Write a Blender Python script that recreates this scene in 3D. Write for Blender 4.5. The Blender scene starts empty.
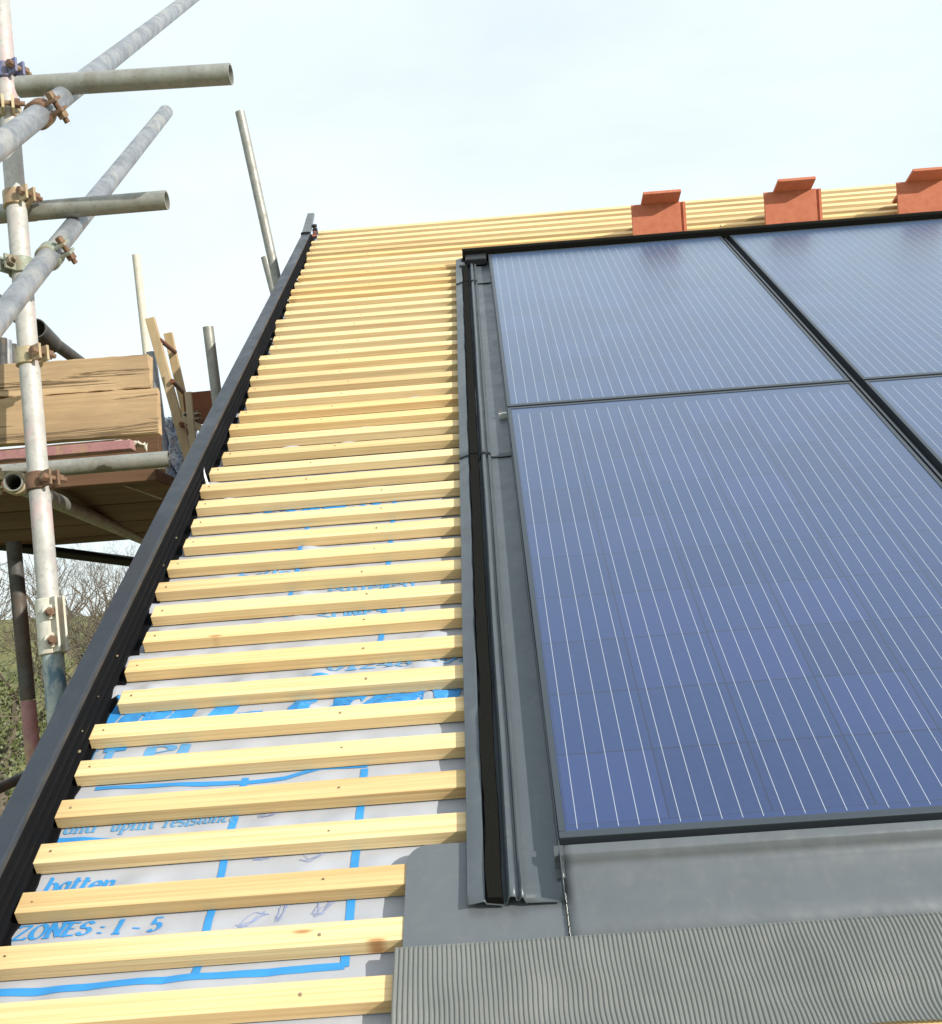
import bpy, math, random
from mathutils import Vector, Matrix, noise
R = math.radians
random.seed(7)
S = bpy.context.scene
COL = S.collection

# ------------------------------------------------------------------ materials
def mat(name, col=(.5,.5,.5), rough=.6, metal=0.0, spec=.5):
    m = bpy.data.materials.new(name); m.use_nodes = True
    b = m.node_tree.nodes['Principled BSDF']
    b.inputs['Base Color'].default_value = (*col, 1)
    b.inputs['Roughness'].default_value = rough
    b.inputs['Metallic'].default_value = metal
    b.inputs['Specular IOR Level'].default_value = spec
    return m
class NT:
    def __init__(s, m): s.t = m.node_tree; s.b = s.t.nodes['Principled BSDF']
    def n(s, k, **kw):
        o = s.t.nodes.new(k)
        for a, v in kw.items(): setattr(o, a, v)
        return o
    def l(s, a, b): s.t.links.new(a, b)
    def coord(s, scale=(1,1,1), rnd=0.0, kind='Object'):
        tc = s.n('ShaderNodeTexCoord'); mp = s.n('ShaderNodeMapping')
        mp.inputs['Scale'].default_value = scale
        s.l(tc.outputs[kind], mp.inputs['Vector'])
        if rnd:
            oi = s.n('ShaderNodeObjectInfo'); mm = s.n('ShaderNodeMath', operation='MULTIPLY')
            mm.inputs[1].default_value = rnd; s.l(oi.outputs['Random'], mm.inputs[0])
            cx = s.n('ShaderNodeCombineXYZ')
            for i in range(3): s.l(mm.outputs[0], cx.inputs[i])
            s.l(cx.outputs[0], mp.inputs['Location'])
        return mp.outputs[0]
    def noise(s, vec, scale=5, detail=4, rough=.55, dist=0):
        o = s.n('ShaderNodeTexNoise'); o.inputs['Scale'].default_value = scale
        o.inputs['Detail'].default_value = detail; o.inputs['Roughness'].default_value = rough
        o.inputs['Distortion'].default_value = dist
        s.l(vec, o.inputs['Vector']); return o.outputs['Fac']
    def ramp(s, fac, stops):
        o = s.n('ShaderNodeValToRGB'); e = o.color_ramp.elements
        while len(e) < len(stops): e.new(.5)
        for i, (p, c) in enumerate(stops):
            e[i].position = p; e[i].color = (*c, 1) if len(c) == 3 else c
        s.l(fac, o.inputs[0]); return o.outputs[0]
    def mix(s, fac, a, b, mode='MIX'):
        o = s.n('ShaderNodeMix', data_type='RGBA', blend_type=mode)
        for v, i in ((fac, 0), (a, 6), (b, 7)):
            if isinstance(v, (int, float)): o.inputs[i].default_value = v
            elif isinstance(v, tuple): o.inputs[i].default_value = (*v, 1)
            else: s.l(v, o.inputs[i])
        return o.outputs[2]
    def math(s, op, a, b=0.0, clamp=False):
        o = s.n('ShaderNodeMath', operation=op); o.use_clamp = clamp
        for v, i in ((a, 0), (b, 1)):
            if isinstance(v, (int, float)): o.inputs[i].default_value = v
            else: s.l(v, o.inputs[i])
        return o.outputs[0]
    def col(s, c): s.l(c, s.b.inputs['Base Color'])
    def rough(s, c): s.l(c, s.b.inputs['Roughness'])
    def bump(s, h, strength=.3, dist=.01):
        o = s.n('ShaderNodeBump'); o.inputs['Strength'].default_value = strength
        o.inputs['Distance'].default_value = dist; s.l(h, o.inputs['Height'])
        s.l(o.outputs[0], s.b.inputs['Normal'])
BW = ((0,0,0), (1,1,1))
def wood(name, c1, c2, c3, grain=(1.2, 60, 60), knots=True, bump=.15):
    m = mat(name, c1, .65, spec=.25); t = NT(m)
    g = t.noise(t.coord(grain, 37), 1, 6, .6, .6)
    g2 = t.noise(t.coord((2.5, 9, 9), 61), 1, 3)
    c = t.mix(t.ramp(g, [(.42, BW[0]), (.74, BW[1])]), c1, c2)
    c = t.mix(t.math('MULTIPLY', t.ramp(g2, [(.4, BW[0]), (.75, BW[1])]), .45), c, c3)
    oi = t.n('ShaderNodeObjectInfo')
    tint = t.ramp(oi.outputs['Random'], [(0, (.78,.73,.65)), (.35, (.97,.97,.97)), (.7, (1,.97,.93)), (1, (.98,.86,.70))])
    c = t.mix(1.0, c, tint, 'MULTIPLY')
    if knots:
        v = t.n('ShaderNodeTexVoronoi'); v.inputs['Scale'].default_value = 1
        t.l(t.coord((3.4, 13, 0), 19), v.inputs['Vector'])
        k = t.ramp(v.outputs['Distance'], [(.025, BW[1]), (.065, BW[0])])
        c = t.mix(t.math('MULTIPLY', k, .8), c, (.36, .15, .05))
    if name.startswith('weathered'):
        ck = t.ramp(t.noise(t.coord((1.1, 34, 34), 61), 1, 5, .6, 1.2), [(.585, BW[0]), (.615, BW[1]), (.64, BW[0])])
        c = t.mix(t.math('MULTIPLY', ck, .85), c, (.07,.045,.025))
        c = t.mix(t.math('MULTIPLY', t.ramp(t.noise(t.coord((3, 14, 14)), 1, 6, .7), [(.42, BW[0]), (.6, BW[1])]), .55), c, (.30,.21,.13))
        g = t.math('SUBTRACT', g, ck)
    t.col(c); t.bump(g, bump, .004 if name.startswith('weathered') else .002); return m
def steel(name, c1, c2, stain=None, rough=.5, metal=.35, amt=.6, st=(.5,.62)):
    m = mat(name, c1, rough, metal); t = NT(m)
    v = t.coord((1,1,1), 23)
    n1 = t.noise(v, 22, 6, .7); n2 = t.noise(t.coord((6,6,2.2), 11), 2.2, 5, .65, .8)
    c = t.mix(t.ramp(n1, [(.35, BW[0]), (.65, BW[1])]), c1, c2)
    c = t.mix(t.math('MULTIPLY', t.ramp(t.noise(v, 90, 3), [(.55, BW[0]), (.72, BW[1])]), .5), c, tuple(x*.45 for x in c1))
    if stain: c = t.mix(t.math('MULTIPLY', t.ramp(n2, [(st[0], BW[0]), (st[1], BW[1])]), amt), c, stain)
    t.col(c); t.rough(t.ramp(n1, [(.3, (rough-.12,)*3), (.7, (rough+.15,)*3)])); t.bump(n1, .15, .002)
    return m
M = {}
M['batten'] = wood('pine batten wood', (.83,.66,.37), (.62,.42,.20), (.70,.45,.22), (1.5, 150, 150), True, .5)
M['board'] = wood('weathered scaffold board', (.60,.44,.27), (.42,.29,.17), (.24,.16,.09), (2.0, 60, 60), False, .8)
M['board_low'] = wood('weathered lower board', (.64,.48,.31), (.50,.36,.22), (.32,.22,.13), (1.4, 45, 45), False, .7)
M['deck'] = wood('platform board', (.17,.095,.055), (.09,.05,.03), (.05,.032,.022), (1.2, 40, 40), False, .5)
M['lath'] = wood('pale lath wood', (.50,.42,.29), (.40,.33,.22), (.3,.25,.17), (30, 30, 2), False, .3)
M['redbrown'] = wood('red brown board', (.20,.075,.035), (.14,.05,.025), (.1,.04,.02), (12, 12, 12), False, .4)
M['galv'] = steel('galvanised tube', (.36,.36,.33), (.26,.27,.25), (.20,.17,.13), amt=.35)
M['galv_pale'] = steel('pale tube with pink paint', (.50,.49,.46), (.36,.36,.35), (.52,.27,.31), rough=.55, metal=.1, amt=.4, st=(.49,.62))
M['galv_blue'] = steel('mottled zinc tube', (.31,.33,.36), (.19,.21,.24), (.52,.50,.44), rough=.42, metal=.4, amt=.4)
M['galv_dark'] = steel('dark old tube', (.10,.10,.095), (.06,.06,.06), (.13,.09,.06), rough=.6, metal=.2)
M['galv_cream'] = steel('cream tube', (.60,.57,.48), (.5,.47,.4), rough=.6, metal=0)
M['teal'] = steel('blue paint streaks', (.40,.44,.42), (.30,.36,.38), (.05,.14,.22), rough=.5, metal=.1, amt=.8, st=(.50,.56))
M['pink'] = steel('pink paint', (.42,.22,.23), (.34,.17,.18), (.42,.34,.16), rough=.6, metal=0)
M['rust'] = steel('rusty fitting', (.21,.12,.075), (.12,.07,.045), (.36,.28,.18), rough=.75, metal=.2)
M['cream'] = steel('dull yellow zinc fitting', (.52,.45,.30), (.40,.33,.20), (.28,.15,.08), rough=.55, metal=.3)
M['green'] = steel('green grey fitting', (.30,.34,.28), (.22,.24,.19), (.35,.22,.12), rough=.6, metal=.2)
M['bluefit'] = steel('blue painted fitting', (.09,.12,.27), (.14,.17,.32), (.3,.2,.15), rough=.5, metal=.1, amt=.4)
M['whitefit'] = steel('off white zinc sleeve', (.66,.65,.58), (.55,.54,.48), (.42,.34,.22), rough=.5, metal=.1, amt=.5)
M['frame'] = mat('black anodised frame', (.055,.068,.085), .35, .3)
M['black'] = mat('black plastic', (.012,.014,.018), .45)
M['foam'] = mat('black foam', (.008,.008,.007), .95, spec=.1)
t = NT(M['foam']); t.bump(t.noise(t.coord(), 160, 3), .6, .004)
M['nail'] = mat('nail', (.30,.25,.19), .45, .7)
M['sealant'] = mat('sealant', (.55,.57,.56), .4)
# grey coated aluminium
def coated(name, c, rough, met=.15, var=.12, dirt=.08):
    m = mat(name, c, rough, met); t = NT(m)
    n = t.noise(t.coord((1,1,1), 5), 7, 6, .65)
    k = t.mix(n, tuple(x*(1-var*1.6) for x in c), tuple(min(1, x*(1+var*1.6)) for x in c))
    dust = t.ramp(t.noise(t.coord((1,1,1), 8), 26, 6, .75, .5), [(.52, BW[0]), (.72, BW[1])])
    k = t.mix(t.math('MULTIPLY', dust, dirt), k, (.42,.38,.31))
    s1 = t.ramp(t.noise(t.coord((70, 2.2, 2), 8), 1.4, 5, .75, .4), [(.66, BW[0]), (.70, BW[1])])
    s2 = t.ramp(t.noise(t.coord((3, 90, 3), 12), 1.2, 5, .75, .4), [(.68, BW[0]), (.72, BW[1])])
    sc = t.math('MAXIMUM', s1, s2)
    k = t.mix(t.math('MULTIPLY', sc, dirt*1.4), k, tuple(min(1, x*2.0) for x in c))
    t.col(k)
    t.rough(t.ramp(t.noise(t.coord((1,1,1), 3), 12, 5, .7), [(.3, (rough-.12,)*3), (.7, (rough+.15,)*3)]))
    t.bump(t.noise(t.coord((1,.5,1)), 9, 3), .28, .012); return m
M['alu'] = coated('grey coated aluminium flashing', (.12,.135,.150), .40)
M['alu_dark'] = coated('dark grey coated metal', (.07,.08,.09), .4)
M['alu_side'] = coated('darker grey coated side flashing', (.085,.102,.118), .36, .2)
M['lead'] = coated('grey green pleated apron', (.205,.215,.206), .45, .25, .15)
M['verge'] = coated('sky greyed verge plastic', (.022,.029,.042), .38, 0, .15, .035)  # lighter copy: sky reflection on the black plastic put into the colour
M['verge_in'] = coated('groove shaded verge plastic', (.004,.0045,.006), .7, 0, .3, .0); M['verge_in'].node_tree.nodes['Principled BSDF'].inputs['Specular IOR Level'].default_value = .15  # near-black copy of the same plastic, groove shade put into the colour
# clay
m = M['clay'] = mat('terracotta tile', (.42,.13,.07), .75, spec=.3); t = NT(m)
n = t.noise(t.coord((1,1,1), 9), 30, 6, .7)
t.col(t.ramp(n, [(.3, (.44,.135,.075)), (.7, (.53,.19,.11))])); t.bump(n, .3, .002)
# membrane
m = M['membrane'] = mat('pale grey roofing membrane', (.42,.43,.47), .55, spec=.35); t = NT(m)
n = t.noise(t.coord(), 45, 5, .7); n2 = t.noise(t.coord(), 6, 3)
t.col(t.mix(n2, (.33,.352,.40), (.42,.44,.49))); t.bump(n, .25, .003)
m.node_tree.nodes['Principled BSDF'].inputs['Sheen Weight'].default_value = .1
M['ink'] = mat('bright blue print', (.035,.26,.62), .5)
M['ink2'] = mat('soft blue print', (.10,.30,.56), .5)
M['ink3'] = mat('thin violet print', (.24,.30,.52), .6)
M['white_film'] = mat('white plastic film', (.8,.8,.82), .4)
# solar glass: blue cells with silver bus bars. local object metres
m = M['cells'] = mat('blue solar cells under glass', (.02,.04,.14), .13, spec=.55); t = NT(m)
tc = t.n('ShaderNodeTexCoord'); sp = t.n('ShaderNodeSeparateXYZ'); t.l(tc.outputs['Object'], sp.inputs[0])
X, Y = sp.outputs[0], sp.outputs[1]
P = .1572; X0 = .0135; Y0 = .026
def fr(v, off, p): return t.math('FRACT', t.math('DIVIDE', t.math('SUBTRACT', v, off), p))
def line(v, off, p, w):        # 1 on a line of width w at the middle of each period
    a = t.math('ABSOLUTE', t.math('SUBTRACT', fr(v, off, p), .5)); return t.math('LESS_THAN', a, w/(2*p))
bus = line(X, X0, P/5, .0010)
inY = t.math('MULTIPLY', t.math('GREATER_THAN', Y, Y0-.008), t.math('LESS_THAN', Y, Y0+10*P+.006-.0))
inX = t.math('MULTIPLY', t.math('GREATER_THAN', X, X0), t.math('LESS_THAN', X, X0+6*P))
bus = t.math('MULTIPLY', bus, t.math('MULTIPLY', inY, inX))
gapx = line(X, X0-P/2, P, .0028); gapy = line(Y, Y0-P/2, P, .0028)
gap = t.math('MAXIMUM', gapx, gapy)
fl = t.n('ShaderNodeCombineXYZ')
t.l(t.math('FLOOR', t.math('DIVIDE', t.math('SUBTRACT', X, X0), P)), fl.inputs[0])
t.l(t.math('FLOOR', t.math('DIVIDE', t.math('SUBTRACT', Y, Y0), P)), fl.inputs[1])
oi = t.n('ShaderNodeObjectInfo'); t.l(oi.outputs['Random'], fl.inputs[2])
wn = t.n('ShaderNodeTexWhiteNoise'); t.l(fl.outputs[0], wn.inputs['Vector'])
cell = t.ramp(wn.outputs['Value'], [(0, (.005,.024,.108)), (.5, (.007,.030,.126)), (1, (.012,.033,.142))])
vo = t.n('ShaderNodeTexVoronoi'); vo.inputs['Scale'].default_value = 70; t.l(tc.outputs['Object'], vo.inputs['Vector'])
cell = t.mix(t.math('MULTIPLY', vo.outputs['Distance'], .35), cell, (.022,.045,.14))
border = t.math('SUBTRACT', 1.0, t.math('MULTIPLY', inX, t.math('MULTIPLY', t.math('GREATER_THAN', Y, Y0), t.math('LESS_THAN', Y, Y0+10*P))))
c = t.mix(t.math('MULTIPLY', gap, .8), cell, (.005,.010,.045))
c = t.mix(border, c, (.009,.030,.125))
c = t.mix(t.math('MULTIPLY', bus, .75), c, (.50,.54,.60)); t.col(c)
t.b.inputs['Coat Weight'].default_value = .9; t.b.inputs['Coat Roughness'].default_value = .3; t.b.inputs['Sheen Weight'].default_value = .36; t.b.inputs['Sheen Roughness'].default_value = .4; t.b.inputs['Sheen Tint'].default_value = (.58,.86,1,1)  # pale cyan sheen stands in for hazy sky reflected at grazing angles
t.rough(t.ramp(t.noise(t.coord(), 3, 4), [(.3, (.24,)*3), (.7, (.32,)*3)]))
# ground / plants
m = M['grass'] = mat('rough winter pasture', (.1,.11,.05), .95, spec=.1); t = NT(m)
n = t.noise(t.coord(), .6, 8, .7); n2 = t.noise(t.coord(), .05, 4)
c = t.ramp(n, [(.3, (.13,.135,.055)), (.55, (.20,.19,.085)), (.75, (.26,.235,.12))])
t.col(t.mix(t.math('MULTIPLY', n2, .7), c, (.12,.13,.05)))
M['bark'] = mat('grey brown bark', (.13,.11,.085), .9, spec=.1)
M['ivy'] = mat('ivy leaf', (.085,.105,.035), .5)
M['bush'] = mat('olive hedge leaf', (.17,.17,.07), .6)
m = M['brick'] = mat('red brick wall', (.3,.12,.08), .9); t = NT(m)
bk = t.n('ShaderNodeTexBrick'); bk.inputs['Scale'].default_value = 1
bk.inputs['Color1'].default_value = (.30,.11,.07,1); bk.inputs['Color2'].default_value = (.38,.17,.10,1)
bk.inputs['Mortar'].default_value = (.42,.39,.34,1); bk.inputs['Brick Width'].default_value = .225
bk.inputs['Row Height'].default_value = .075; bk.inputs['Mortar Size'].default_value = .006
tcb = t.n('ShaderNodeTexCoord'); sb = t.n('ShaderNodeSeparateXYZ'); cb = t.n('ShaderNodeCombineXYZ')
t.l(tcb.outputs['Object'], sb.inputs[0]); t.l(t.math('ADD', sb.outputs[0], sb.outputs[1]), cb.inputs[0]); t.l(sb.outputs[2], cb.inputs[1])
t.l(cb.outputs[0], bk.inputs['Vector']); t.col(bk.outputs['Color'])

# ------------------------------------------------------------------ mesh builder
class MB:
    def __init__(s): s.v = []; s.f = []
    def add(s, vs, fs):
        o = len(s.v); s.v += [tuple(a) for a in vs]; s.f += [tuple(i+o for i in f) for f in fs]; return s
    def box(s, a, b, mx=None):
        (x0,y0,z0),(x1,y1,z1) = a, b
        vs = [Vector(p) for p in ((x0,y0,z0),(x1,y0,z0),(x1,y1,z0),(x0,y1,z0),(x0,y0,z1),(x1,y0,z1),(x1,y1,z1),(x0,y1,z1))]
        if mx: vs = [mx @ p for p in vs]
        return s.add(vs, [(0,3,2,1),(4,5,6,7),(0,1,5,4),(1,2,6,5),(2,3,7,6),(3,0,4,7)])
    def tube(s, p0, p1, r, n=20, wall=0.0, r1=None, cap=True, seg=1):
        p0, p1 = Vector(p0), Vector(p1); d = (p1-p0).normalized(); r1 = r if r1 is None else r1
        a = d.orthogonal().normalized(); b = d.cross(a)
        def ring(p, q): return [p + q*(a*math.cos(2*math.pi*i/n) + b*math.sin(2*math.pi*i/n)) for i in range(n)]
        vs = []
        for k in range(seg+1):
            vs += ring(p0.lerp(p1, k/seg), r+(r1-r)*k/seg)
        fs = [(k*n+i, k*n+(i+1)%n, (k+1)*n+(i+1)%n, (k+1)*n+i) for k in range(seg) for i in range(n)]
        L = seg*n
        if wall:
            o = len(vs); vs += ring(p0, r-wall) + ring(p1, r1-wall)
            for i in range(n):
                j = (i+1) % n
                fs += [(o+i, o+n+i, o+n+j, o+j), (i, o+i, o+j, j), (L+i, L+j, o+n+j, o+n+i)]
        elif cap: fs += [tuple(range(n))[::-1], tuple(L+i for i in range(n))]
        return s.add(vs, fs)
    def prism(s, prof, a0, a1, axis='v', jit=None, seg=1, closed=True):
        """profile of 2-D points carried along local x ('u') or y ('v')"""
        n = len(prof); vs = []
        for k in range(seg+1):
            t = a0+(a1-a0)*k/seg
            for i, (p, h) in enumerate(prof):
                du, dh = jit(t, i) if jit else (0, 0)
                vs.append((p+du, t, h+dh) if axis == 'v' else (t, p+du, h+dh))
        m = n if closed else n-1
        fs = [(k*n+i, k*n+(i+1)%n, (k+1)*n+(i+1)%n, (k+1)*n+i) for k in range(seg) for i in range(m)]
        if closed: fs += [tuple(range(n))[::-1], tuple(seg*n+i for i in range(n))]
        return s.add(vs, fs)
    def build(s, name, mt, parent=None, smooth=False, bevel=0, solid=0, origin=None):
        me = bpy.data.meshes.new(name)
        vs = s.v if origin is None else [tuple(Vector(p)-Vector(origin)) for p in s.v]
        me.from_pydata(vs, [], s.f); me.update()
        import bmesh
        bm = bmesh.new(); bm.from_mesh(me); bmesh.ops.recalc_face_normals(bm, faces=bm.faces); bm.to_mesh(me); bm.free()
        me.materials.append(mt)
        o = bpy.data.objects.new(name, me); COL.objects.link(o); o.parent = parent
        if origin is not None: o.location = origin
        if smooth:
            for p in me.polygons: p.use_smooth = True
            try: me.set_sharp_from_angle(angle=R(40))
            except Exception: pass
        if solid:
            d = o.modifiers.new('thickness', 'SOLIDIFY'); d.thickness = solid; d.offset = 0
        if bevel:
            d = o.modifiers.new('edge', 'BEVEL'); d.width = bevel; d.segments = 2; d.limit_method = 'ANGLE'
        return o
def tag(o, label=None, cat=None, group=None, kind=None):
    for k, v in (('label', label), ('category', cat), ('group', group), ('kind', kind)):
        if v: o[k] = v
    return o
def empty(name, label, cat, loc, group=None, rot=None):
    o = bpy.data.objects.new(name, None); COL.objects.link(o); o.location = loc; o.empty_display_size = .1
    if rot: o.rotation_euler = rot
    return tag(o, label, cat, group)
# roof frame: x = along the eave, y = up the slope, z = off the roof; origin at the lower left panel corner
PITCH = R(35); O = Vector((0, 0, 5.2)); RM = Matrix.Rotation(PITCH, 3, 'X')
def rp(u, v, h=0): return O + RM @ Vector((u, v, h))
def onroof(o, u=0, v=0, h=0, tilt=0):
    o.location = rp(u, v, h); o.rotation_euler = (PITCH, 0, tilt) if not tilt else (RM @ Matrix.Rotation(tilt, 3, 'Z')).to_euler(); return o
def rempty(name, label, cat, u, v, h=0, group=None): return onroof(empty(name, label, cat, (0,0,0), group), u, v, h)
def N(x, y=0, z=0): return noise.noise(Vector((x, y, z)))

# ------------------------------------------------------------------ ground
g = MB(); nx, ny = 90, 90
def gh(x, y):
    d = math.hypot(x, y)
    rise = max(0, min(1, (d-55)/110)); rise = rise*rise*(3-2*rise)
    far = max(0, 1-max(0, d-400)/800)
    return rise*12.0*far*(.8+.5*N(x*.006+3, y*.006)) + .25*N(x*.08, y*.08)*min(1, d/25)
def gx(i, n): t = 2*i/n-1; return math.copysign(abs(t)**2.6, t)*2500
vs = [(gx(i, nx), gx(j, ny), gh(gx(i, nx), gx(j, ny))) for j in range(ny+1) for i in range(nx+1)]
fs = [(j*(nx+1)+i, j*(nx+1)+i+1, (j+1)*(nx+1)+i+1, (j+1)*(nx+1)+i) for j in range(ny) for i in range(nx)]
g.add(vs, fs); tag(g.build('ground', M['grass'], smooth=True), kind='structure')

# ------------------------------------------------------------------ house body below the roof
EV, RV = -.62, 4.24
house = empty('house', 'red brick house under the half stripped roof with solar panels', 'house', (0, 0, 0))
ye, ze = rp(0, EV).y, rp(0, EV).z; yr, zr = rp(0, RV).y, rp(0, RV).z
w = MB()
x0, x1, ya, yb = -.74, 5.9, ye+.35, 2*yr-ye-.35
zt = rp(0, EV, -.16).z+.2
for xx in (x0, x1):
    d = .22 if xx == x0 else -.22
    prof = [(ya, 0), (yb, 0), (yb, zt), (yr, zr-.26), (ya, zt)]
    w.add([(xx, a, b) for a, b in prof]+[(xx+d, a, b) for a, b in prof],
          [(0,1,2,3,4), (9,8,7,6,5)]+[(i, (i+1)%5, 5+(i+1)%5, 5+i) for i in range(5)])
w.box((x0+.223, ya, 0), (x1-.223, ya+.22, zt)).box((x0+.223, yb-.22, 0), (x1-.223, yb, zt))
w.build('wall', M['brick'], house)
b = MB()                                     # far roof slope, tiled
th = Vector((0, math.cos(PITCH), -math.sin(PITCH))); nn = Vector((0, math.sin(PITCH), math.cos(PITCH)))
top = Vector((0, yr, zr-.02)); L = 4.86
for k in range(int(L/.1)):
    a = top+th*(k*.1); c = top+th*(k*.1+.12)
    q = [a-nn*.02, c+nn*.005, c-nn*.012, a-nn*.04]
    b.add([(-.88, p.y, p.z) for p in q]+[(6.0, p.y, p.z) for p in q], [(0,3,2,1),(4,5,6,7),(0,1,5,4),(1,2,6,5),(2,3,7,6),(3,0,4,7)])
b.build('roof', M['clay'], house)
b = MB()                                     # barge board under the verge
b.add([rp(-.875, EV, -.20), rp(-.875, RV, -.20), rp(-.875, RV, -.035), rp(-.875, EV, -.035), rp(-.85, EV, -.20), rp(-.85, RV, -.20), rp(-.85, RV, -.035), rp(-.85, EV, -.035)],
      [(0,1,2,3),(7,6,5,4),(0,4,5,1),(1,5,6,2),(2,6,7,3),(3,7,4,0)])
b.build('barge_board', M['black'], house)
for k in range(12):                          # rafters under the membrane
    r = MB(); u = -.80+.45*k if k else -.80
    r.box((u, EV, -.135), (u+.045, RV-.03, -.036)); o = r.build('rafter', M['lath'], house); onroof(o)

# ------------------------------------------------------------------ membrane
G = .0991; V0 = .1126; BWD = .041; BT = .0100
def vi(i): return V0+G*i                      # upper arris of batten i
def uh(u, v):
    ph = ((v-BT*(u+.15)-V0)/G) % 1.0                     # 0 at a batten's upper edge, batten spans (1-.41 .. 1)
    k = 0 if ph > .56 else math.sin(math.pi*ph/.56)**.8 if ph > 0 else 0
    w = N(u*7, v*4.5, 1)*.012 + N(u*19, v*12, 4)*.010 + .0025
    w += .018*abs(N(u*9+v*5, v*15-u*6, 11))-.004
    if v > .45 and v < .72: w += .006*N(u*14, v*6, 9)
    w += .004*max(0, N(u*3, v*1.3, 7))
    w *= 1.35 if .42 < v < 1.0 else 1
    w = max(-.020, min(.019, w))*(.45 if v < .3 else .4+.6*min(1, (v-.3)/.15))
    return -.0262 - .0022 + k*w
mem = MB(); U0, U1, dv = -.842, .35, .0099
nu = 110; nv = int((RV-.02-EV)/dv)
vs = []
for j in range(nv+1):
    for i in range(nu+1):
        u = U0+(U1-U0)*i/nu; v = EV+dv*j; vs.append((u, v, uh(u, v)))
fs = [(j*(nu+1)+i, j*(nu+1)+i+1, (j+1)*(nu+1)+i+1, (j+1)*(nu+1)+i) for j in range(nv) for i in range(nu)]
mem.add(vs, fs)
mem.add([(U1, EV, -.029), (5.9, EV, -.029), (5.9, RV-.02, -.029), (U1, RV-.02, -.029)], [(0,1,2,3)])
membrane = mem.build('roofing_membrane', M['membrane'], smooth=True); onroof(membrane)
tag(membrane, 'pale grey printed breather membrane laid under the battens', 'membrane')

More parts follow.
